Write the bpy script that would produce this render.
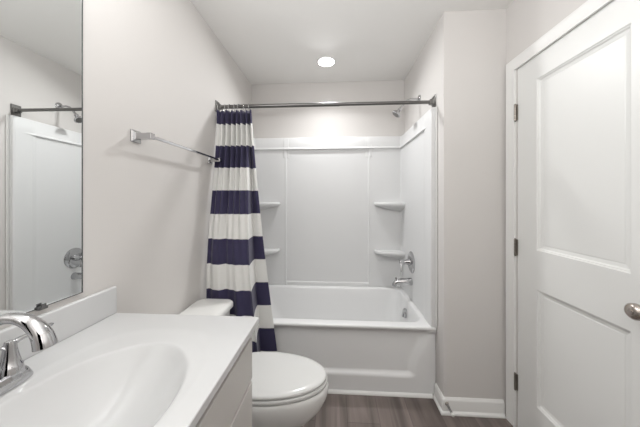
import bpy, bmesh, math, random
from mathutils import Vector, Matrix
random.seed(4)
for o in list(bpy.data.objects): bpy.data.objects.remove(o)
sc = bpy.context.scene
COL = sc.collection
PI = math.pi

# ---------------------------------------------------------------- camera
W, B, J, XR, H = 1.4916, 2.4146, 1.5498, 1.8556, 2.4403
TY = 1.668                     # tub apron plane
cam = bpy.data.objects.new('camera', bpy.data.cameras.new('camera'))
COL.objects.link(cam)
cam.data.sensor_width = 36
cam.data.lens = 36 * 247.187 / 640
cam.data.shift_y = -13.77 / 640
cam.data.clip_start = .02
cam.location = (.8298, 0, 1.2946)
cam.rotation_euler = (PI/2, 0, .06097)
sc.camera = cam

# ---------------------------------------------------------------- world, lights, exposure
wd = bpy.data.worlds.new('world'); sc.world = wd; wd.use_nodes = True
wd.node_tree.nodes['Background'].inputs[0].default_value = (1, .98, .95, 1)
wd.node_tree.nodes['Background'].inputs[1].default_value = .0
sc.view_settings.view_transform = 'Standard'
sc.view_settings.look = 'None'
sc.view_settings.gamma = 1
sc.view_settings.exposure = 1.47
def lamp(name, typ, loc, power, color, **kw):
    l = bpy.data.lights.new(name, typ); l.energy = power; l.color = color
    for k, v in kw.items(): setattr(l, k, v)
    o = bpy.data.objects.new(name, l); COL.objects.link(o); o.location = loc
    return o
WARM = (.985, .997, 1)
DLX, DLY = .757, 2.05
dlamp = lamp('downlight_lamp', 'AREA', (DLX, DLY, H-.030), 3.3, (.99, 1, 1), shape='DISK', size=.115, spread=math.radians(160))
dlamp.rotation_euler = (-.36, 0, 0)         # aimed slightly forward, away from the back wall
# the light bar over the mirror (above the frame), throwing its light out and up into the room
vl = lamp('mirror_light_lamp', 'AREA', (.13, .47, 2.12), 3.4, WARM, shape='RECTANGLE', size=.62, size_y=.13)
vl.rotation_euler = (PI/2 + .10, 0, -PI/2)
for i, yy in enumerate((.22, .47, .72)):
    lamp('mirror_light_bulb', 'POINT', (.22, yy, 2.14), .36, WARM, shadow_soft_size=.05)
rl = lamp('bounce_fill_lamp', 'AREA', (.95, -.50, 1.35), 12.5, WARM, shape='DISK', size=.3)
rl.rotation_euler = (PI + .12, 0, 0)          # added fill behind the camera, bounced off the ceiling to brighten the room

# ---------------------------------------------------------------- materials
def mat(name, col, rough=.5, metal=0, coat=0, spec=.5, bump=None, sheen=0):
    m = bpy.data.materials.new(name); m.use_nodes = True
    nt = m.node_tree; b = nt.nodes['Principled BSDF']
    b.inputs['Base Color'].default_value = (*col, 1)
    b.inputs['Roughness'].default_value = rough
    b.inputs['Metallic'].default_value = metal
    b.inputs['Coat Weight'].default_value = coat
    b.inputs['Coat Roughness'].default_value = .08
    b.inputs['Specular IOR Level'].default_value = spec
    if sheen: b.inputs['Sheen Weight'].default_value = sheen
    if bump:
        tc = nt.nodes.new('ShaderNodeTexCoord'); n = nt.nodes.new('ShaderNodeTexNoise')
        n.inputs['Scale'].default_value = bump[0]; n.inputs['Detail'].default_value = 3
        bp = nt.nodes.new('ShaderNodeBump'); bp.inputs['Strength'].default_value = bump[1]
        bp.inputs['Distance'].default_value = .002
        nt.links.new(tc.outputs['Object'], n.inputs['Vector'])
        nt.links.new(n.outputs['Fac'], bp.inputs['Height'])
        nt.links.new(bp.outputs['Normal'], b.inputs['Normal'])
    return m
M = dict(
    wall=mat('wall_paint', (.665, .641, .622), .75, bump=(160, .12), spec=.25),
    ceiling=mat('ceiling_paint', (.82, .806, .785), .9, bump=(120, .15), spec=.2),
    trim=mat('trim_paint', (.82, .815, .80), .35),
    door=mat('door_paint', (.78, .78, .765), .38),
    panel=mat('white_wall_panel', (.73, .73, .73), .5, spec=.35),
    acrylic=mat('white_acrylic', (.81, .81, .81), .28, coat=.15),
    porcelain=mat('white_porcelain', (.83, .83, .815), .10, coat=.5),
    seat=mat('white_seat_plastic', (.70, .70, .69), .18),
    marble=mat('white_cultured_marble', (.62, .622, .625), .16, spec=.4),
    cabinet=mat('cabinet_paint', (.58, .56, .535), .4),
    inside=mat('cabinet_shadow_gap', (.42, .40, .38), .6),
    chrome=mat('chrome', (.54, .54, .55), .07, 1),
    nickel=mat('brushed_nickel', (.17, .166, .16), .32, 1),
    satin=mat('satin_bronze_nickel', (.50, .45, .41), .24, 1),
    hinge=mat('hinge_metal', (.30, .275, .25), .35, 1),
    rubber=mat('white_rubber', (.75, .74, .72), .6),
    dark=mat('dark_hole', (.03, .03, .03), .6),
    gasket=mat('seat_gap', (.25, .24, .23), .7),
    mirror=mat('mirror_glass', (.83, .845, .84), .0, 1),
    mirroredge=mat('mirror_edge', (.16, .17, .17), .25, .6),
    clip=mat('clear_clip', (.10, .10, .10), .3),
)
# emitting lens
def emit():
    m = bpy.data.materials.new('lit_lens'); m.use_nodes = True
    b = m.node_tree.nodes['Principled BSDF']
    b.inputs['Emission Color'].default_value = (1, .985, .96, 1)
    b.inputs['Emission Strength'].default_value = 4
    return m
M['lens'] = emit()
# vinyl plank floor
def floor_mat():
    m = bpy.data.materials.new('grey_brown_vinyl_plank'); m.use_nodes = True
    nt = m.node_tree; N = nt.nodes; L = nt.links; b = N['Principled BSDF']
    tc = N.new('ShaderNodeTexCoord')
    mp = N.new('ShaderNodeMapping'); mp.inputs['Rotation'].default_value = (0, 0, PI/2)
    mp.inputs['Location'].default_value = (1.445, .038, 0)
    L.new(tc.outputs['Object'], mp.inputs['Vector'])
    br = N.new('ShaderNodeTexBrick')
    br.inputs['Scale'].default_value = 1
    br.inputs['Brick Width'].default_value = 1.22
    br.inputs['Row Height'].default_value = .188
    br.inputs['Mortar Size'].default_value = .0010
    br.inputs['Mortar Smooth'].default_value = .3
    br.inputs['Bias'].default_value = 0
    br.offset = .37
    br.inputs['Color1'].default_value = (.150, .122, .111, 1)
    br.inputs['Color2'].default_value = (.205, .171, .157, 1)
    br.inputs['Mortar'].default_value = (.060, .048, .045, 1)
    L.new(mp.outputs['Vector'], br.inputs['Vector'])
    mp2 = N.new('ShaderNodeMapping'); mp2.inputs['Scale'].default_value = (15, 1.3, 1)
    L.new(tc.outputs['Object'], mp2.inputs['Vector'])
    ns = N.new('ShaderNodeTexNoise'); ns.inputs['Scale'].default_value = 1; ns.inputs['Detail'].default_value = 6
    ns.inputs['Distortion'].default_value = .9
    L.new(mp2.outputs['Vector'], ns.inputs['Vector'])
    cr = N.new('ShaderNodeValToRGB')
    cr.color_ramp.elements[0].position = .3; cr.color_ramp.elements[0].color = (.55, .53, .52, 1)
    cr.color_ramp.elements[1].position = .72; cr.color_ramp.elements[1].color = (1.45, 1.45, 1.45, 1)
    L.new(ns.outputs['Fac'], cr.inputs['Fac'])
    mx = N.new('ShaderNodeMix'); mx.data_type = 'RGBA'; mx.blend_type = 'MULTIPLY'
    mx.inputs['Factor'].default_value = .9
    L.new(br.outputs['Color'], mx.inputs['A']); L.new(cr.outputs['Color'], mx.inputs['B'])
    L.new(mx.outputs['Result'], b.inputs['Base Color'])
    b.inputs['Roughness'].default_value = .42
    bp = N.new('ShaderNodeBump'); bp.inputs['Strength'].default_value = .25; bp.inputs['Distance'].default_value = .002
    L.new(ns.outputs['Fac'], bp.inputs['Height']); L.new(bp.outputs['Normal'], b.inputs['Normal'])
    return m
M['floor'] = floor_mat()
# navy and white striped cloth: the stripes are woven into the cloth, held in the mesh's UV map
def cloth_mat():
    m = bpy.data.materials.new('striped_curtain_cloth'); m.use_nodes = True
    nt = m.node_tree; N = nt.nodes; L = nt.links; b = N['Principled BSDF']
    uv = N.new('ShaderNodeUVMap'); uv.uv_map = 'cloth'
    sp = N.new('ShaderNodeSeparateXYZ'); L.new(uv.outputs['UV'], sp.inputs['Vector'])
    # v counts stripes down from the hem's top: even = navy, odd = white
    md = N.new('ShaderNodeMath'); md.operation = 'MODULO'; md.inputs[1].default_value = 2
    L.new(sp.outputs['Y'], md.inputs[0])
    gt = N.new('ShaderNodeMath'); gt.operation = 'GREATER_THAN'; gt.inputs[1].default_value = 1
    L.new(md.outputs[0], gt.inputs[0])
    mx = N.new('ShaderNodeMix'); mx.data_type = 'RGBA'
    mx.inputs['A'].default_value = (.034, .029, .078, 1); mx.inputs['B'].default_value = (.76, .755, .735, 1)
    L.new(gt.outputs[0], mx.inputs['Factor'])
    L.new(mx.outputs['Result'], b.inputs['Base Color'])
    b.inputs['Roughness'].default_value = .8
    b.inputs['Sheen Weight'].default_value = .15
    wv = N.new('ShaderNodeTexNoise'); wv.inputs['Scale'].default_value = 400
    tc = N.new('ShaderNodeTexCoord'); L.new(tc.outputs['Object'], wv.inputs['Vector'])
    bp = N.new('ShaderNodeBump'); bp.inputs['Strength'].default_value = .15; bp.inputs['Distance'].default_value = .001
    L.new(wv.outputs['Fac'], bp.inputs['Height']); L.new(bp.outputs['Normal'], b.inputs['Normal'])
    return m
M['cloth'] = cloth_mat()

# ---------------------------------------------------------------- mesh helpers (world coordinates)
def box(bm, x0, x1, y0, y1, z0, z1):
    vs = [bm.verts.new((x, y, z)) for z in (z0, z1) for y in (y0, y1) for x in (x0, x1)]
    for f in ((0,2,3,1),(4,5,7,6),(0,1,5,4),(2,6,7,3),(0,4,6,2),(1,3,7,5)):
        bm.faces.new([vs[i] for i in f])
def loft(bm, rings, cap0=True, cap1=True, closed=True):
    vr = [[bm.verts.new(p) for p in r] for r in rings]
    n = len(vr[0])
    for a, b in zip(vr, vr[1:]):
        for i in range(n if closed else n-1):
            j = (i+1) % n
            bm.faces.new((a[i], a[j], b[j], b[i]))
    if cap0: bm.faces.new(list(reversed(vr[0])))
    if cap1: bm.faces.new(vr[-1])
    return vr
def frame_axes(t, up=Vector((0,0,1))):
    t = t.normalized()
    if abs(t.dot(up)) > .95: up = Vector((0,1,0)) if abs(t.y) < .9 else Vector((1,0,0))
    s = t.cross(up).normalized(); u = s.cross(t).normalized()
    return s, u
def tube(bm, pts, radii, n=16, flat=1.0, cap=True):
    pts = [Vector(p) for p in pts]
    if not isinstance(radii, (list, tuple)): radii = [radii]*len(pts)
    rings = []; prev = None
    for i, p in enumerate(pts):
        t = (pts[min(i+1, len(pts)-1)] - pts[max(i-1, 0)]).normalized()
        if prev is None: s, u = frame_axes(t)
        else:
            s = (prev - t*prev.dot(t)).normalized(); u = s.cross(t).normalized()
        prev = s
        rings.append([p + (s*math.cos(2*PI*k/n) + u*math.sin(2*PI*k/n)*flat)*radii[i] for k in range(n)])
    loft(bm, rings, cap, cap)
def disk_stack(bm, base, axis, prof, n=28):
    """turned shape: prof = [(distance along axis, radius), ...]"""
    base = Vector(base); a = Vector(axis).normalized(); s, u = frame_axes(a)
    rings = [[base + a*d + (s*math.cos(2*PI*k/n)+u*math.sin(2*PI*k/n))*max(r, 1e-4) for k in range(n)] for d, r in prof]
    loft(bm, rings)
def torus(bm, c, axis, R, r, n=22, m=8):
    c = Vector(c); a = Vector(axis).normalized(); s, u = frame_axes(a)
    vr = []
    for i in range(n):
        d = s*math.cos(2*PI*i/n)+u*math.sin(2*PI*i/n)
        vr.append([bm.verts.new(c + d*(R+r*math.cos(2*PI*k/m)) + a*r*math.sin(2*PI*k/m)) for k in range(m)])
    for i in range(n):
        for k in range(m):
            bm.faces.new((vr[i][k], vr[(i+1)%n][k], vr[(i+1)%n][(k+1)%m], vr[i][(k+1)%m]))
def rrect(x0, x1, y0, y1, r, z, n=8):
    """rounded rectangle outline in a horizontal plane"""
    out = []
    for cx, cy, a0 in ((x1-r, y1-r, 0), (x0+r, y1-r, PI/2), (x0+r, y0+r, PI), (x1-r, y0+r, 1.5*PI)):
        for k in range(n+1):
            a = a0 + k*PI/2/n
            out.append(Vector((cx+r*math.cos(a), cy+r*math.sin(a), z)))
    return out
def sstep(a, b, t):
    t = max(0, min(1, (t-a)/(b-a))); return t*t*(3-2*t)
def obj(name, bm, m, parent=None, smooth=None, bevel=0, seg=2, thick=0, sub=0, label=None):
    bmesh.ops.recalc_face_normals(bm, faces=bm.faces[:])
    me = bpy.data.meshes.new(name)
    off = Vector((0,0,0))
    p = parent
    while p is not None: off += p.location; p = p.parent
    if parent is not None: bmesh.ops.translate(bm, verts=bm.verts[:], vec=-off)
    if smooth is not None:
        for f in bm.faces: f.smooth = True
        for e in bm.edges:
            if len(e.link_faces) == 2 and e.calc_face_angle(0) > math.radians(smooth): e.smooth = False
    bm.to_mesh(me); bm.free()
    me.materials.append(m if not isinstance(m, str) else M[m])
    o = bpy.data.objects.new(name, me); COL.objects.link(o)
    if parent is not None: o.parent = parent
    if thick:
        md = o.modifiers.new('solid', 'SOLIDIFY'); md.thickness = thick; md.offset = 0
    if bevel:
        md = o.modifiers.new('bevel', 'BEVEL'); md.width = bevel; md.segments = seg
        md.limit_method = 'ANGLE'; md.angle_limit = math.radians(40); md.harden_normals = False
    if sub:
        md = o.modifiers.new('sub', 'SUBSURF'); md.levels = sub; md.render_levels = sub
    if label: o['label'] = label
    return o
def thing(name, label, cat, loc, group=None, kind=None):
    o = bpy.data.objects.new(name, None); COL.objects.link(o); o.location = loc
    o.empty_display_size = .05
    return tag(o, label, cat, group, kind)
def tag(o, label, cat, group=None, kind=None):
    o['label'] = label; o['category'] = cat
    if group: o['group'] = group
    if kind: o['kind'] = kind
    return o
def BM(): return bmesh.new()
def boxes(name, lst, m, parent=None, **kw):
    bm = BM()
    for b in lst: box(bm, *b)
    return obj(name, bm, m, parent, **kw)

# ================================================================ the setting
YF = -.95                     # wall behind the camera
DY0, DY1 = .805, 1.462        # door opening along the right wall
DZ = 2.03
S = 'structure'
tag(boxes('floor', [(-.1, XR+.12, YF-.1, B+.1, -.06, 0)], 'floor'), 'grey brown wood look vinyl plank floor', 'floor', kind=S)
tag(boxes('ceiling', [(-.1, XR+.12, YF-.1, B+.1, H, H+.08)], 'ceiling'), 'flat white painted ceiling over the bathroom', 'ceiling', kind=S)
tag(boxes('wall_left', [(-.1, 0, YF-.1, B+.1, 0, H)], 'wall'), 'off white left wall with mirror and towel bar', 'wall', kind=S)
tag(boxes('wall_back', [(0, W, B, B+.1, 0, H)], 'wall'), 'off white back wall above the tub surround', 'wall', kind=S)
tag(boxes('wall_alcove', [(W, XR+.1, J, B+.1, 0, H)], 'wall'), 'off white wall block forming the right end of the tub alcove', 'wall', kind=S)
tag(boxes('wall_front', [(0, .40, YF-.1, YF, 0, H), (1.20, XR, YF-.1, YF, 0, H), (.40, 1.20, YF-.1, YF, 2.04, H)], 'wall'), 'off white wall behind the camera with an added dark opening for the chrome to reflect', 'wall', kind=S)  # unseen doorway gap added so the chrome picks up dark reflections
tag(boxes('wall_right', [(XR, XR+.12, YF-.1, DY0-.004, 0, H), (XR, XR+.12, DY1+.004, J, 0, H), (XR, XR+.12, DY0-.004, DY1+.004, DZ+.006, H)], 'wall'),
    'off white right wall around the white panel door', 'wall', kind=S)

# baseboard around the outside corner: profile swept along the alcove wall and the facing wall
def sweep_profile(bm, path, prof, out_fn):
    """path: points; prof: (offset outwards, up); out_fn(i) -> outward vector at point i"""
    rings = [[Vector(p) + out_fn(i)*o + Vector((0,0,z)) for o, z in prof] for i, p in enumerate(path)]
    loft(bm, rings)
bm = BM()
bprof = [(0, 0), (.024, 0), (.024, .006), (.021, .014), (.015, .018), (.014, .024), (.014, .078), (.011, .086), (.006, .091), (.004, .0945), (0, .0945)]
outs = [Vector((-1, 0, 0)), Vector((-1, -1, 0)), Vector((0, -1, 0))]
sweep_profile(bm, [(W, TY-.006, 0), (W, J, 0), (XR-.018, J, 0)], bprof, lambda i: outs[i])
tag(obj('baseboard_right', bm, 'trim', smooth=50), 'white baseboard wrapping the corner beside the tub', 'baseboard', kind=S)
# quarter round along the tub apron
bm = BM()
qp = [(0, 0), (.017, 0), (.0165, .006), (.013, .012), (.007, .016), (0, .0175)]
sweep_profile(bm, [(.004, TY, 0), (W-.026, TY, 0)], qp, lambda i: Vector((0, -1, 0)))
tag(obj('trim_1', bm, 'trim', smooth=50), 'white quarter round strip at the foot of the tub', 'trim', kind=S)
# baseboard behind the toilet
bm = BM()
sweep_profile(bm, [(0, .85, 0), (0, TY-.02, 0)], bprof, lambda i: Vector((1, 0, 0)))
tag(obj('baseboard_left', bm, 'trim', smooth=50), 'white baseboard along the left wall behind the toilet', 'baseboard', kind=S)

# door casing (three mitred sides) and jamb
bm = BM()
cprof = [(0, 0), (0, .010), (.006, .0125), (.012, .0105), (.018, .0115), (.046, .0155), (.054, .0165), (.060, .0155), (.064, .011), (.064, 0)]
y0, y1, zt = DY0+.004, DY1-.004+.012, DZ+.003
path = [((y1, 0), (1, 0)), ((y1, zt), (1, 1)), ((y0, zt), (-1, 1)), ((y0, 0), (-1, 0))]
loft(bm, [[Vector((XR-t, p[0]+d[0]*w, p[1]+d[1]*w)) for w, t in cprof] for p, d in path])
tag(obj('trim_2', bm, 'trim', smooth=35), 'white moulded casing around the door', 'trim', kind=S)

tag(boxes('trim_3', [(XR+.007, XR+.12, DY1-.0028, DY1+.004, 0, DZ+.006), (XR+.007, XR+.12, DY0-.004, DY0+.0028, 0, DZ+.006), (XR+.007, XR+.12, DY0+.0028, DY1-.0028, DZ-.0028, DZ+.006)], 'trim'),
    'white jamb lining the door opening', 'trim', kind=S)
# the door: slab with two moulded recessed panels
door = thing('door_1', 'white two panel door in the right wall, closed', 'door', (XR, DY1, 0), kind=S)
xf = XR + .003                # face of the slab
def door_face(bm, x, sgn):
    ya, yb = DY0+.003, DY1-.003
    pys = (ya+.118, yb-.130); zr = ((.236, .835), (1.037, 1.912))
    ys = [ya, pys[0], pys[1], yb]; zs = [.012, zr[0][0], zr[0][1], zr[1][0], zr[1][1], DZ-.003]
    g = {(i, k): bm.verts.new((x, ys[i], zs[k])) for i in range(4) for k in range(6)}
    for i in range(3):
        for k in range(5):
            if i == 1 and k in (1, 3):
                prev = [g[(1, k)], g[(2, k)], g[(2, k+1)], g[(1, k+1)]]
                a, b, c, d = ys[1], ys[2], zs[k], zs[k+1]
                for ins, dep in ((.003, .004), (.007, .005), (.011, .011), (.027, .0145), (.030, .0128)):
                    cur = [bm.verts.new((x+sgn*dep, yy, zz)) for yy, zz in ((a+ins, c+ins), (b-ins, c+ins), (b-ins, d-ins), (a+ins, d-ins))]
                    for q in range(4): bm.faces.new((prev[q], prev[(q+1)%4], cur[(q+1)%4], cur[q]))
                    prev = cur
                bm.faces.new(prev)
            else:
                bm.faces.new((g[(i, k)], g[(i+1, k)], g[(i+1, k+1)], g[(i, k+1)]))
    return [g[k] for k in [(0,0),(1,0),(2,0),(3,0),(3,1),(3,2),(3,3),(3,4),(3,5),(2,5),(1,5),(0,5),(0,4),(0,3),(0,2),(0,1)]]
bm = BM()
r1 = door_face(bm, xf, 1); r2 = door_face(bm, xf+.035, -1)
for i in range(16): bm.faces.new((r1[i], r1[(i+1)%16], r2[(i+1)%16], r2[i]))
obj('door_slab', bm, 'door', door, bevel=.0012, seg=1)
for zc in (1.787, 1.026, .265):
    bm = BM()
    hy = DY1 + .004; hx = XR - .007
    for k in range(5):
        a = zc-.045+k*.018
        tube(bm, [(hx, hy, a+.0006), (hx, hy, a+.0174)], .0062, 12)
    for s in (-1, 1): disk_stack(bm, (hx, hy, zc+s*.045), (0, 0, s), [(0, .0062), (.003, .005), (.005, .002)], 12)
    hg = obj('hinge', bm, 'hinge', door, smooth=40, label='dark metal door hinge knuckle')
    boxes('hinge_leaf', [(XR-.0035, XR+.002, DY1-.006, DY1+.008, zc-.044, zc+.044)], 'hinge', hg)
bm = BM()
ky, kz = DY0+.060, .930
disk_stack(bm, (xf, ky, kz), (-1, 0, 0), [(0, .0325), (.004, .0325), (.009, .029), (.011, .016), (.026, .0125), (.032, .014), (.040, .022), (.050, .0268), (.060, .0262), (.067, .020), (.070, .010)])
kn = obj('door_knob', bm, 'satin', door, smooth=40, label='satin nickel round door knob')
bm = BM()
disk_stack(bm, (xf-.0695, ky, kz), (-1, 0, 0), [(0, .0095), (.003, .009), (.0036, .006)])
obj('lock_button', bm, 'satin', kn, smooth=40)

# ================================================================ bathtub
RZ = .463
tub = thing('bathtub', 'white alcove bathtub below the shower surround', 'bathtub', (W/2, 2.03, 0))
bm = BM()
x0, x1 = .003, W-.003; yf, yb = 1.648, B-.003
rings = []
def ring(ix0, ix1, iy0, iy1, r, z): rings.append(rrect(x0+ix0, x1-ix1, yf+iy0, yb-iy1, r, z, 10))
ring(0, 0, .004, 0, .004, RZ-.021)
ring(0, 0, 0, 0, .004, RZ-.016)
ring(0, 0, 0, 0, .006, RZ-.007)
ring(.003, .003, .002, .003, .008, RZ-.002)
ring(.010, .010, .006, .008, .012, RZ)
ring(.060, .054, .062, .050, .085, RZ+.001)
ring(.068, .060, .070, .057, .092, RZ-.002)
ring(.074, .064, .076, .062, .096, RZ-.012)
ring(.10, .071, .086, .070, .11, RZ-.08)
ring(.17, .083, .105, .088, .13, RZ-.20)
ring(.24, .098, .125, .105, .14, RZ-.32)
ring(.29, .123, .150, .125, .14, RZ-.375)
ring(.36, .18, .20, .17, .12, RZ-.392)
loft(bm, rings, cap0=False, cap1=True)
basin = obj('basin', bm, 'acrylic', tub, smooth=55)
# apron with a recessed panel
bm = BM()
nx, nz = 96, 44
az1 = RZ-.016
def apron_y(x, z):
    zl = z
    # recess: starts at the ledge, ends slope outwards towards the rim
    xr = 1.335 + .085*sstep(.14, .42, z)**1.5
    xl = .16 - .085*sstep(.14, .42, z)**1.5
    m = sstep(.126, .140, zl) * (1-sstep(xr-.02, xr+.03, x)) * sstep(xl-.03, xl+.02, x)
    return TY + .024*m - .015*sstep(.408, .436, z)
g = [[bm.verts.new((x0+(x1-x0)*i/nx, apron_y(x0+(x1-x0)*i/nx, az1*k/nz), az1*k/nz)) for i in range(nx+1)] for k in range(nz+1)]
for k in range(nz):
    for i in range(nx): bm.faces.new((g[k][i], g[k][i+1], g[k+1][i+1], g[k+1][i]))
# give the apron depth: a back skin joined round the edge
g2 = [[bm.verts.new((v.co.x, v.co.y+.012, v.co.z)) for v in r] for r in g]
for k in range(nz):
    for i in range(nx): bm.faces.new((g2[k][i], g2[k+1][i], g2[k+1][i+1], g2[k][i+1]))
for i in range(nx):
    bm.faces.new((g[0][i], g2[0][i], g2[0][i+1], g[0][i+1])); bm.faces.new((g[nz][i], g[nz][i+1], g2[nz][i+1], g2[nz][i]))
for k in range(nz):
    bm.faces.new((g[k][0], g[k+1][0], g2[k+1][0], g2[k][0])); bm.faces.new((g[k][nx], g2[k][nx], g2[k+1][nx], g[k+1][nx]))
obj('apron', bm, 'acrylic', tub, smooth=60)
# overflow plate and drain
FY = 2.08                     # fixture line
bm = BM()
ox = x1-.0765; oz = .358
n_ = Vector((-1, 0, .13)).normalized()
disk_stack(bm, Vector((ox, FY, oz)), n_, [(0, .038), (.012, .038), (.019, .032), (.020, .012)])
ov = obj('overflow_plate', bm, 'chrome', tub, smooth=40, label='round chrome overflow plate')
bm = BM()
tube(bm, [Vector((ox, FY, oz))+n_*.017, Vector((ox-.024, FY, oz-.012)), Vector((ox-.026, FY, oz-.03))], [.006, .006, .005], 10)
obj('trip_lever', bm, 'chrome', ov, smooth=40)

# ================================================================ tub surround
SU = .024                     # panel thickness
sur = thing('tub_surround', 'white moulded wall surround above the bathtub', 'tub surround', (W/2, B, RZ))
zt0, zt1 = RZ+.002, 1.898
yb0 = B-.002
# back panel: a depth field over x, z (recessed centre field, seams, top band)
def band_d(z):
    return sstep(1.780, 1.784, z)*(.005 + .012*(1-sstep(1.788, 1.804, z)))
def back_y(x, z):
    d = SU
    band = sstep(1.781, 1.785, z)
    d += band_d(z)
    ctr = sstep(.348, .356, x)*(1-sstep(1.149, 1.157, x))
    d -= .007*ctr*(1-band)*sstep(.492, .504, z)
    for sx in (.352, 1.153):
        d += .005*math.exp(-((x-sx)/.007)**2)*(1-sstep(1.70, 1.705, z))
        d += .0035*sstep(sx-.028, sx-.024, x)*(1-sstep(sx+.024, sx+.028, x))*sstep(1.70, 1.706, z)*(1-band)
        d += .002*sstep(sx-.028, sx-.024, x)*(1-sstep(sx+.024, sx+.028, x))*band
    return yb0-d
def uniq(l): return sorted(set(round(v, 4) for v in l))
xs = [.004+(W-.008)*i/40 for i in range(41)]
for sx in (.352, 1.153): xs += [sx+d*.001 for d in (-30, -28, -26, -24, -14, -10, -7, -5, -3, -1, 1, 3, 5, 7, 10, 14, 24, 26, 28, 30)]
xs = uniq(xs)
zs = uniq([zt0+(zt1-zt0)*i/16 for i in range(17)] + [.488, .492, .496, .5, .504, .508, 1.698, 1.70, 1.703, 1.706, 1.708, 1.779, 1.780, 1.782, 1.784, 1.788, 1.792, 1.796, 1.80, 1.804, zt1-.006])
bm = BM()
g = [[bm.verts.new((x, back_y(x, z) + (.006 if z >= zt1-.001 else 0), z)) for x in xs] for z in zs]
for k in range(len(zs)-1):
    for i in range(len(xs)-1): bm.faces.new((g[k][i], g[k][i+1], g[k+1][i+1], g[k+1][i]))
e = [r[0] for r in g]; f_ = [r[-1] for r in g]
c = [bm.verts.new((xs[0], yb0, zs[0])), bm.verts.new((xs[-1], yb0, zs[0])), bm.verts.new((xs[-1], yb0, zs[-1])), bm.verts.new((xs[0], yb0, zs[-1]))]
bm.faces.new(c); bm.faces.new(g[0]+[c[1], c[0]]); bm.faces.new(g[-1]+[c[2], c[3]]); bm.faces.new(e+[c[3], c[0]]); bm.faces.new(f_+[c[2], c[1]])
obj('back_panel', bm, 'panel', sur, smooth=55)
# side panels
def side_d(y, z):
    d = SU+.006
    col = 1-sstep(1.765, 1.80, y)
    d += max(band_d(z)*sstep(1.70, 1.80, y), .006*col)
    # rounded corner with the back panel
    t = max(0, y-(yb0-.10)); d += .035*(t/.10)**3*.8
    return d
YS = 1.654
ys = uniq([YS+(yb0-.003-YS)*i/30 for i in range(31)] + [YS+.002, YS+.005, YS+.010, YS+.018, 1.765, 1.77, 1.775, 1.78, 1.785, 1.79, 1.795, 1.80, 1.805, yb0-.08, yb0-.06, yb0-.045, yb0-.03, yb0-.02, yb0-.01])
zs = uniq([zt0+(zt1-zt0)*i/14 for i in range(15)] + [1.779, 1.780, 1.782, 1.784, 1.788, 1.792, 1.796, 1.80, 1.804, zt1-.006])
def side(sx):
    bm = BM()
    wallx = .002 if sx > 0 else W-.002
    def dd(y, z):
        d = side_d(y, z)
        d -= .008*(1-sstep(YS-.012, YS+.012, y))
        if z > zt1-.001: d -= .006
        return d
    sh_ = (lambda y: y+.062*(1-sstep(YS, 1.76, y))) if sx > 0 else (lambda y: y)
    g = [[bm.verts.new((wallx+sx*dd(y, z), sh_(y), z)) for y in ys] for z in zs]
    for k in range(len(zs)-1):
        for i in range(len(ys)-1): bm.faces.new((g[k][i], g[k][i+1], g[k+1][i+1], g[k+1][i]))
    c = [bm.verts.new((wallx, sh_(ys[0]), zs[0])), bm.verts.new((wallx, ys[-1], zs[0])), bm.verts.new((wallx, ys[-1], zs[-1])), bm.verts.new((wallx, sh_(ys[0]), zs[-1]))]
    bm.faces.new(c); bm.faces.new(g[0]+[c[1], c[0]]); bm.faces.new(g[-1]+[c[2], c[3]])
    bm.faces.new([r[0] for r in g]+[c[3], c[0]]); bm.faces.new([r[-1] for r in g]+[c[2], c[1]])
    p = obj('side_panel', bm, 'panel', sur, smooth=50)
    bm = BM()                 # flat nailing flange strip and caulk at the front edge
    box(bm, min(wallx, wallx+sx*.008), max(wallx, wallx+sx*.006), sh_(YS)-.016, sh_(YS)-.0004, RZ+.004, zt1)
    obj('edge_strip', bm, 'trim', p, bevel=.002)
side(1); side(-1)
# moulded corner shelves
def shelf(sx, z):
    bm = BM()
    cx = .030 if sx > 0 else W-.030; cy = yb0-SU+.004
    rx, ry = .262, .125
    def outl(s, dz, n=20):
        pts = [Vector((cx-sx*.005, cy, z+dz))]
        for k in range(n+1):
            a = PI/2*k/n
            e_ = .62
            pts.append(Vector((cx+sx*rx*s*math.cos(a)**e_, cy-ry*s*math.sin(a)**e_, z+dz)))
        return pts
    loft(bm, [outl(.10, -.085), outl(.55, -.058), outl(.88, -.036), outl(.97, -.028), outl(1.0, -.018), outl(.995, -.006), outl(.97, 0), outl(.93, .001), outl(.90, -.003), outl(.4, -.004)])
    obj('shelf', bm, 'panel', sur, smooth=50)
for sx in (1, -1):
    for z in (1.268, .818): shelf(sx, z)

# ================================================================ tub and shower fixtures
wx = W-.008-SU                # face of the right side panel
v = thing('shower_valve', 'round chrome shower valve with lever on the right tub wall', 'shower valve', (wx, FY, .78))
bm = BM()
disk_stack(bm, (wx+.002, FY, .78), (-1, 0, 0), [(0, .088), (.006, .088), (.012, .080), (.017, .055), (.019, .03)], 40)
obj('escutcheon', bm, 'chrome', v, smooth=35)
bm = BM()
disk_stack(bm, (wx-.015, FY, .78), (-1, 0, 0), [(0, .027), (.018, .025), (.030, .019), (.060, .0165), (.072, .019), (.082, .017), (.085, .008)])
hd = obj('handle_hub', bm, 'chrome', v, smooth=40)
bm = BM()
tube(bm, [(wx-.087, FY, .782), (wx-.089, FY-.012, .765), (wx-.091, FY-.028, .728), (wx-.092, FY-.032, .708)], [.0085, .0085, .007, .006], 12)
obj('lever', bm, 'chrome', hd, smooth=40)
sp = thing('tub_spout', 'chrome tub spout below the shower valve', 'spout', (wx, FY, .62))
bm = BM()
tube(bm, [(wx+.002, FY, .620), (wx-.010, FY, .620), (wx-.05, FY, .621), (wx-.10, FY, .618), (wx-.125, FY, .610), (wx-.140, FY, .592), (wx-.142, FY, .580)], [.031, .031, .026, .0235, .023, .020, .017], 20)
obj('spout_body', bm, 'chrome', sp, smooth=45)
bm = BM()
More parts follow.
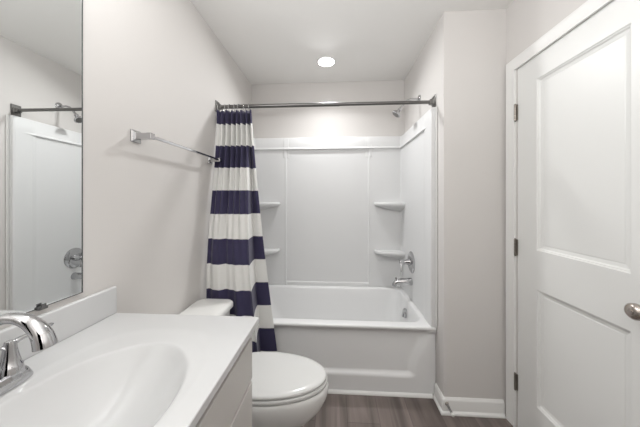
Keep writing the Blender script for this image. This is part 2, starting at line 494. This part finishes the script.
disk_stack(bm, (wx-.128, FY, .622), (0, 0, 1), [(0, .0045), (.018, .0045), (.019, .008), (.026, .008), (.029, .004)], 14)
obj('diverter_knob', bm, 'chrome', sp, smooth=40)
sh = thing('wall_shower', 'chrome shower head on a curved arm high on the right tub wall', 'shower head', (W, 2.0, 2.09))
SY, SZ = 1.985, 2.085
bm = BM()
disk_stack(bm, (W, SY, SZ), (-1, 0, 0), [(0, .032), (.004, .032), (.010, .026), (.013, .012)])
obj('flange', bm, 'chrome', sh, smooth=40)
bm = BM()
arm = [(W-.005, SY, SZ), (W-.03, SY, SZ+.001), (W-.065, SY, SZ), (W-.095, SY, SZ-.010), (W-.118, SY, SZ-.030), (W-.138, SY, SZ-.060), (W-.148, SY, SZ-.075)]
tube(bm, arm, .0085, 14)
obj('shower_arm', bm, 'chrome', sh, smooth=45)
bm = BM()
ax = Vector((-.62, 0, -.78))
disk_stack(bm, Vector((W-.142, SY, SZ-.066)), ax, [(0, .011), (.010, .013), (.014, .016), (.022, .016), (.026, .012), (.032, .014), (.052, .032), (.060, .038), (.066, .038), (.068, .034)])
hd = obj('spray_head', bm, 'chrome', sh, smooth=40)
bm = BM()
disk_stack(bm, Vector((W-.142, SY, SZ-.066))+ax*.0665, ax, [(0, .031), (.003, .030), (.0035, .02)])
obj('spray_face', bm, 'nickel', hd, smooth=40)

# ================================================================ curtain rod, rings, curtain
RY, RZZ = 1.694, 1.947
rod = thing('curtain_rod', 'straight brushed metal shower rod across the tub opening', 'curtain rod', (W/2, RY, RZZ))
bm = BM()
tube(bm, [(.012, RY, RZZ), (.86, RY, RZZ)], .0135, 20)
obj('rod_tube', bm, 'nickel', rod, smooth=40)
bm = BM()
tube(bm, [(.84, RY, RZZ), (W-.012, RY, RZZ)], .0118, 20)
obj('rod_tube', bm, 'nickel', rod, smooth=40)
for wxx, s in ((0, 1), (W, -1)):
    bm = BM()
    box(bm, min(wxx, wxx+s*.007), max(wxx, wxx+s*.007), RY-.030, RY+.030, RZZ-.040, RZZ+.040)
    pl = obj('wall_flange', bm, 'nickel', rod, bevel=.003)
    bm = BM()
    rr = [[Vector((wxx+s*d, RY+a*h, RZZ+b*h)) for a, b in ((-1,-1),(1,-1),(1,1),(-1,1))] for d, h in ((.006, .022), (.010, .020), (.016, .017), (.034, .0155))]
    loft(bm, rr)
    obj('socket', bm, 'nickel', pl, bevel=.003)

cur = tag(bpy.data.objects.new('shower_curtain', None), 'navy and white striped shower curtain bunched at the left wall', 'shower curtain')
COL.objects.link(cur); cur.location = (.13, RY, 1.9)
NP = 7                        # pleats at the top
NU, NZ = 220, 90
ztop, zbot = 1.915, .255
def ctop(u):
    x = .016 + .238*u
    y = RY - .004 + .025*math.sin(2*PI*NP*u - .6) + .005*math.sin(17*u)
    k = 1-sstep(.03, .15, u)
    return x*(1-k)+(.016+.16*u)*k, y*(1-k)+(1.655+.2*u)*k
def cbot(u):
    # broad front piece pushed forward by the tank, then the free edge set back towards the tub
    k = sstep(.862, .90, u)
    xa = .035 + .342*(u/.87)
    xb = .312 + .133*(u-.88)/.12
    x = xa*(1-k) + xb*k
    y = (1.486 - .016*sstep(.5, .72, u) + .013*math.sin(2*PI*2.9*u+.5) + .004*math.sin(2*PI*6.3*u))*(1-k) + (1.640 + .006*math.sin(2*PI*4*u))*k
    return x, y
bm = BM(); uvl = bm.loops.layers.uv.new('cloth')
G = []; V = []
for k in range(NZ+1):
    t = k/NZ; z = ztop + (zbot-ztop)*t
    w = sstep(-.02, .70, t)
    row = []
    for i in range(NU+1):
        u = i/NU
        a, b = ctop(u), cbot(u)
        wx_ = t**(.95+.25*u)
        x = a[0]*(1-wx_)+b[0]*wx_; y = a[1]*(1-w)+b[1]*w
        y += .010*math.sin(2*PI*NP*.5*u+1.0)*math.sin(PI*min(1, t*1.3))*(1-sstep(.78, .9, u))
        zz = z
        if k == 0: zz = z - .006*(1-math.cos(2*PI*NP*u-.6))*.5
        row.append((bm.verts.new((x, y, zz)), u, (1.818-z)/.154+1))
    G.append(row)
for k in range(NZ):
    for i in range(NU):
        q = (G[k][i], G[k][i+1], G[k+1][i+1], G[k+1][i])
        f = bm.faces.new([a[0] for a in q]); f.smooth = True
        for lp, a in zip(f.loops, q): lp[uvl].uv = (a[1], a[2])
obj('cloth', bm, 'cloth', cur, smooth=80, thick=.0018)

ordn = ['nearest the left wall', 'second from the left wall', 'third from the left wall', 'fourth from the left wall', 'fifth from the left wall', 'sixth from the left wall', 'seventh, at the free end of the curtain']
ring0 = None
for i in range(NP):
    u = (i + .25 + .6/(2*PI))/NP
    x = ctop(min(u, 1))[0]
    if ring0 is None:
        bm = BM()
        torus(bm, (x, RY, RZZ-.015), (1, 0, .12), .0305, .0022)
        bmesh.ops.translate(bm, verts=bm.verts[:], vec=(-x, -RY, -RZZ))
        ring0 = r = obj('curtain_ring', bm, 'chrome', smooth=60)
    else:
        r = ring0.copy(); COL.objects.link(r)
    r.location = (x, RY, RZZ)
    r.rotation_euler = (0, 0, (-.16, .2, -.05, .12, -.2, .08, .15)[i])
    tag(r, 'thin chrome curtain ring on the shower rod, ' + ordn[i], 'curtain ring', 'curtain rings on the shower rod')

# ================================================================ towel bar
tb = thing('towel_bar', 'chrome towel bar on the left wall beside the curtain', 'towel bar', (0, 1.3, 1.557))
TBZ, TBX = 1.557, .066
ya, yb_ = .978, 1.590
for yc in (ya, yb_):
    bm = BM()
    rr = [[Vector((d, yc+a*h, TBZ+b*h)) for a, b in ((-1,-1),(1,-1),(1,1),(-1,1))] for d, h in ((.0005, .0255), (.006, .0255), (.010, .020), (.013, .0135), (.05, .0115), (.062, .0125), (.078, .0125))]
    loft(bm, rr)
    obj('wall_post', bm, 'chrome', tb, bevel=.0015)
bm = BM()
box(bm, TBX-.006, TBX+.006, ya+.011, yb_-.011, TBZ-.006, TBZ+.006)
obj('bar', bm, 'chrome', tb, bevel=.002)

# ================================================================ mirror
mir = thing('mirror', 'frameless wall mirror above the backsplash', 'mirror', (0, .40, .99))
MZ0, MZ1, MY0, MY1 = .9935, 1.985, .085, .757
bm = BM()
box(bm, .001, .0055, MY0, MY1, MZ0, MZ1)
for v_ in bm.verts:           # the near edge stands a few millimetres off the wall
    v_.co.x += .0065*(MY1-v_.co.y)/(MY1-MY0)
obj('mirror_glass', bm, 'mirror', mir)
boxes('mirror_edge', [(.001, .0062, MY1, MY1+.0035, MZ0-.0025, MZ1), (.001, .0062, MY0, MY1, MZ0-.0025, MZ0)], 'mirroredge', mir)
for yc in (.20, .645):
    boxes('clip', [(.001, .0155, yc-.010, yc+.010, MZ0-.006, MZ0+.002), (.0122, .0155, yc-.006, yc+.006, MZ0, MZ0+.010)], 'clip', mir, bevel=.001)

# ================================================================ vanity cabinet
VY0, VY1 = .085, .852; VZ = .852
van = thing('vanity_cabinet', 'light grey bathroom vanity cabinet below the white sink top', 'cabinet', (.27, .47, 0))
bm = BM()
box(bm, .002, .012, VY0, VY1, .10, VZ)
box(bm, .012, .492, VY0, VY0+.016, .10, VZ)
box(bm, .012, .492, VY1-.016, VY1, .10, VZ)
box(bm, .012, .492, VY0+.016, VY1-.016, .10, .118)
for a_ in ((VY0, VY0+.04, .10, VZ), (VY1-.04, VY1, .10, VZ), (VY0+.04, VY1-.04, .10, .14), (VY0+.04, VY1-.04, .645, .695), (VY0+.04, VY1-.04, .79, VZ)):
    box(bm, .492, .512, *a_)
box(bm, .002, .455, VY0, VY1, 0, .10)
obj('body', bm, 'cabinet', van)
fx0, fx1 = .5125, .543
boxes('drawer_front', [(fx0, fx1, VY0+.010, VY1-.009, .676, .816)], 'cabinet', van, bevel=.003)
ym = (VY0+VY1)/2
for a, b in ((VY0+.010, ym-.0015), (ym+.0015, VY1-.009)):
    bm = BM()
    box(bm, fx0, fx1, a, b, .115, .666)
    obj('cabinet_door', bm, 'cabinet', van, bevel=.003)

# ---------------------------------------------------------------- sink top with basin and backsplash
top = thing('bathroom_sink', 'white one piece sink top with oval basin and backsplash', 'sink', (.28, .47, VZ))
CZ = .8745; CY0, CY1 = .066, .874; CX = .558
bcx, bcy = .318, .468
def basin_depth(x, y):
    dx, dy = x-bcx, y-bcy
    q = math.sqrt((dx/.156)**2 + (dy/.206)**2)          # bowl
    d = 0
    if q < 1.12:
        d = .118*(1-(q/1.12)**2.3)**1.12
    # shallow dished surround
    qo = ((abs(x-.305)/.200)**3 + (abs(y-bcy)/.300)**3)**(1/3.2)
    rim = 1-sstep(.92, 1.03, qo)
    d += .0025*rim
    # soft rolled lip round the bowl
    d += .004*(1-sstep(.98, 1.14, q))
    return d
bm = BM()
nx, ny = 130, 150
X0 = .0015
def gx(i): return X0 + (CX-X0)*i/nx
def gy(k): return CY0 + (CY1-CY0)*k/ny
g = [[bm.verts.new((gx(i), gy(k), CZ-basin_depth(gx(i), gy(k)))) for i in range(nx+1)] for k in range(ny+1)]
for k in range(ny):
    for i in range(nx): bm.faces.new((g[k][i], g[k][i+1], g[k+1][i+1], g[k+1][i]))
border = [g[0][i] for i in range(nx+1)] + [g[k][nx] for k in range(1, ny+1)] + [g[ny][i] for i in range(nx-1, -1, -1)] + [g[k][0] for k in range(ny-1, 0, -1)]
cx_, cy_ = (X0+CX)/2, (CY0+CY1)/2
def low(v, dz, ins=0):
    return bm.verts.new((v.co.x - ins*(1 if v.co.x > CX-.001 else 0), v.co.y + (ins if v.co.y < CY0+.001 else (-ins if v.co.y > CY1-.001 else 0)), VZ+.0005+dz))
e1 = [low(v, 0) for v in border]
nb = len(border)
for i in range(nb): bm.faces.new((border[i], e1[i], e1[(i+1)%nb], border[(i+1)%nb]))
obj('counter', bm, 'marble', top, smooth=60, bevel=.003, seg=2)
bm = BM()
box(bm, .0015, .020, CY0, CY1, CZ-.001, .9735)
obj('backsplash', bm, 'marble', top, bevel=.005, seg=3)
bm = BM()
disk_stack(bm, (bcx, bcy, CZ-basin_depth(bcx, bcy)-.001), (0, 0, 1), [(0, .023), (.003, .022), (.0035, .014), (.006, .013), (.008, .009)])
obj('drain', bm, 'chrome', top, smooth=40, label='round chrome drain in the bowl')

# ---------------------------------------------------------------- faucet
FCY = .470; FCX = .088
fz = CZ+.0002
fa = thing('faucet', 'chrome two handle centerset faucet with an arched spout', 'faucet', (FCX, FCY, CZ))
bm = BM()
def stad(hx, hy, z, n=12):
    out = []
    for k in range(4*n):
        a = 2*PI*k/(4*n)
        c_, s_ = math.cos(a), math.sin(a)
        out.append(Vector((FCX+hx*math.copysign(abs(c_)**.75, c_), FCY+hy*math.copysign(abs(s_)**.6, s_), z)))
    return out
loft(bm, [stad(.0280, .089, fz), stad(.0280, .089, fz+.003), stad(.0265, .086, fz+.010), stad(.0245, .081, fz+.020), stad(.0225, .076, fz+.026), stad(.018, .068, fz+.028)])
obj('base_plate', bm, 'chrome', fa, smooth=45)
bm = BM()
ctrl = [(.090, .02, .0190), (.090, .06, .0160), (.092, .10, .0135), (.099, .134, .0120), (.116, .158, .0112), (.142, .1715, .0105), (.170, .1755, .0112), (.196, .171, .0130), (.216, .1600, .0148), (.230, .145, .0165), (.2365, .130, .0178), (.239, .120, .0185)]
def cr(p, t):
    i = min(int(t), len(p)-2); f = t-i
    q = [p[max(0, min(len(p)-1, i+d))] for d in (-1, 0, 1, 2)]
    return [.5*((2*q[1][j]) + (-q[0][j]+q[2][j])*f + (2*q[0][j]-5*q[1][j]+4*q[2][j]-q[3][j])*f*f + (-q[0][j]+3*q[1][j]-3*q[2][j]+q[3][j])*f**3) for j in range(3)]
smp = [cr(ctrl, k*(len(ctrl)-1)/44) for k in range(45)]
pts = [(x, FCY, fz+z) for x, z, r in smp]
tube(bm, pts, [r for x, z, r in smp], 28)
spt = obj('spout', bm, 'chrome', fa, smooth=50)
bm = BM()
tube(bm, [(.2391, FCY, fz+.122), (.2398, FCY, fz+.1188)], [.0135, .0130], 20)
obj('aerator', bm, 'nickel', spt, smooth=40)
for s in (-1, 1):
    hy = FCY + s*.0508
    bm = BM()
    rr = []
    for z, hx_ in ((.022, .0235), (.040, .0205), (.0425, .0195), (.0435, .0188), (.060, .0150), (.078, .0118), (.090, .0105), (.097, .0085), (.099, .004)):
        rr.append([Vector((FCX+hx_*math.cos(2*PI*k/24), hy+hx_*math.sin(2*PI*k/24), fz+z)) for k in range(24)])
    loft(bm, rr)
    h = obj('handle', bm, 'chrome', fa, smooth=35)
    bm = BM()
    tube(bm, [(FCX-.004, hy-s*.010, fz+.082), (FCX-.002, hy+s*.004, fz+.089), (FCX, hy+s*.020, fz+.0925), (FCX+.002, hy+s*.05, fz+.0945), (FCX+.003, hy+s*.080, fz+.0955), (FCX+.003, hy+s*.084, fz+.0955)], [.0088, .0085, .0072, .0058, .0056, .003], 14, flat=.75)
    obj('lever', bm, 'chrome', h, smooth=45)
bm = BM()
tube(bm, [(FCX-.040, FCY, fz), (FCX-.040, FCY, fz+.045)], .0028, 10)
disk_stack(bm, (FCX-.040, FCY, fz+.042), (0, 0, 1), [(0, .003), (.004, .0065), (.012, .0065), (.015, .003)], 14)
obj('lift_rod', bm, 'chrome', fa, smooth=40)

# ================================================================ toilet
TC = 1.228
to = thing('toilet', 'white toilet with closed lid beside the vanity', 'toilet', (.4, TC, 0))
def egg(cx, rf, rb, hw, z, n=56, pw=1.0, py=1.0):
    """outline with a long front (+x) and a blunt back"""
    out = []
    for k in range(n):
        a = 2*PI*k/n
        c_, s_ = math.cos(a), math.sin(a)
        r = rf if c_ >= 0 else rb
        e_ = pw if c_ >= 0 else .72
        out.append(Vector((cx + r*math.copysign(abs(c_)**e_, c_), TC + hw*math.copysign(abs(s_)**py, s_), z)))
    return out
bm = BM()
E_ = [  # cx, front, back, half width, z
 (.40, .205, .185, .105, 0), (.40, .207, .186, .107, .012), (.40, .198, .182, .098, .03), (.405, .190, .18, .090, .08), (.42, .195, .185, .088, .14),
 (.44, .235, .195, .106, .19), (.455, .279, .205, .132, .24), (.462, .312, .215, .153, .29), (.465, .328, .222, .164, .335), (.466, .332, .226, .168, .362),
 (.466, .331, .228, .167, .379), (.466, .326, .226, .163, .3865), (.466, .28, .2, .13, .388)]
loft(bm, [egg(*e) for e in E_])
obj('bowl', bm, 'porcelain', to, smooth=50)
bm = BM()
loft(bm, [egg(.466, .278, .18, .125, .3882), egg(.466, .279, .18, .126, .3938), egg(.466, .3245, .205, .1665, .3943), egg(.466, .3265, .206, .168, .401), egg(.466, .325, .205, .167, .4065), egg(.466, .321, .203, .163, .4088), egg(.466, .29, .19, .14, .4090)])
obj('seat', bm, 'seat', to, smooth=50)
bm = BM()
loft(bm, [egg(.466, .275, .18, .125, .4088), egg(.466, .276, .18, .126, .4142), egg(.466, .3205, .206, .1645, .4148), egg(.466, .3225, .207, .1665, .4205), egg(.466, .320, .206, .164, .4265), egg(.466, .312, .20, .156, .4315), egg(.466, .288, .19, .137, .4335), egg(.466, .26, .17, .112, .4330), egg(.466, .12, .09, .05, .4345)])
obj('lid', bm, 'seat', to, smooth=50)
for s in (-1, 1):
    bm = BM()
    tube(bm, [(.262, TC+s*.09, .405), (.262, TC+s*.05, .405)], .012, 14)
    box(bm, .250, .275, TC+s*.07-.018, TC+s*.07+.018, .391, .403)
    obj('seat_hinge', bm, 'seat', to, smooth=40)
# tank
bm = BM()
loft(bm, [rrect(.030, .200, TC-.185, TC+.185, .035, .392), rrect(.026, .205, TC-.192, TC+.192, .035, .40), rrect(.020, .213, TC-.208, TC+.208, .035, .58), rrect(.016, .217, TC-.213, TC+.213, .035, .668)])
obj('tank', bm, 'porcelain', to, smooth=50)
bm = BM()
def lidr(i, z): return rrect(.008+i, .234-i, TC-.229+i, TC+.229-i, .05-i*.5, z, 10)
loft(bm, [lidr(.006, .666), lidr(0, .670), lidr(0, .686), lidr(.003, .694), lidr(.010, .6995), lidr(.022, .701), lidr(.08, .7015)])
obj('tank_lid', bm, 'porcelain', to, smooth=50)
bm = BM()
box(bm, .05, .30, TC-.10, TC+.10, .36, .3915)
obj('tank_deck', bm, 'porcelain', to, bevel=.02, seg=3)

# ================================================================ recessed light
dl = thing('recessed_light', 'round lit recessed ceiling light above the bathtub', 'ceiling light', (DLX, DLY, H))
bm = BM()
n = 48
prof = [(.066, H-.004), (.068, H-.006), (.073, H-.006), (.077, H-.003), (.078, H), (.066, H)]
vr = [[bm.verts.new((DLX+r*math.cos(2*PI*k/n), DLY+r*math.sin(2*PI*k/n), z)) for r, z in prof] for k in range(n)]
for k in range(n):
    for i in range(len(prof)): bm.faces.new((vr[k][i], vr[(k+1)%n][i], vr[(k+1)%n][(i+1)%6], vr[k][(i+1)%6]))
obj('trim_ring', bm, 'trim', dl, smooth=40)
bm = BM()
disk_stack(bm, (DLX, DLY, H), (0, 0, -1), [(0, .0655), (.005, .0655), (.006, .05)], 40)
obj('lens', bm, 'lens', dl, smooth=40, label='glowing white lens')

# ================================================================ door stop on the baseboard
ds = thing('door_stop', 'small spring door stop with white tip on the baseboard', 'door stop', (1.503, J-.014, .064))
bm = BM()
by = J-.014
disk_stack(bm, (1.503, by, .064), (0, -1, 0), [(0, .011), (.003, .011), (.006, .007), (.010, .006)], 18)
obj('mount', bm, 'hinge', ds, smooth=40)
bm = BM()
pts = []
p0 = Vector((1.503, by-.006, .064)); p1 = Vector((1.505, by-.066, .057))
for k in range(14*10+1):
    t = k/140; a = 2*PI*k/10; c_ = p0.lerp(p1, t)
    pts.append(c_ + Vector((math.cos(a), 0, math.sin(a)))*.0052)
tube(bm, pts, .0013, 6)
obj('spring', bm, 'chrome', ds, smooth=60)
bm = BM()
disk_stack(bm, p1+Vector((0, .004, 0)), (p1-p0), [(0, .0075), (.002, .009), (.012, .009), (.015, .006)], 18)
obj('tip', bm, 'rubber', ds, smooth=40, label='white rubber tip')
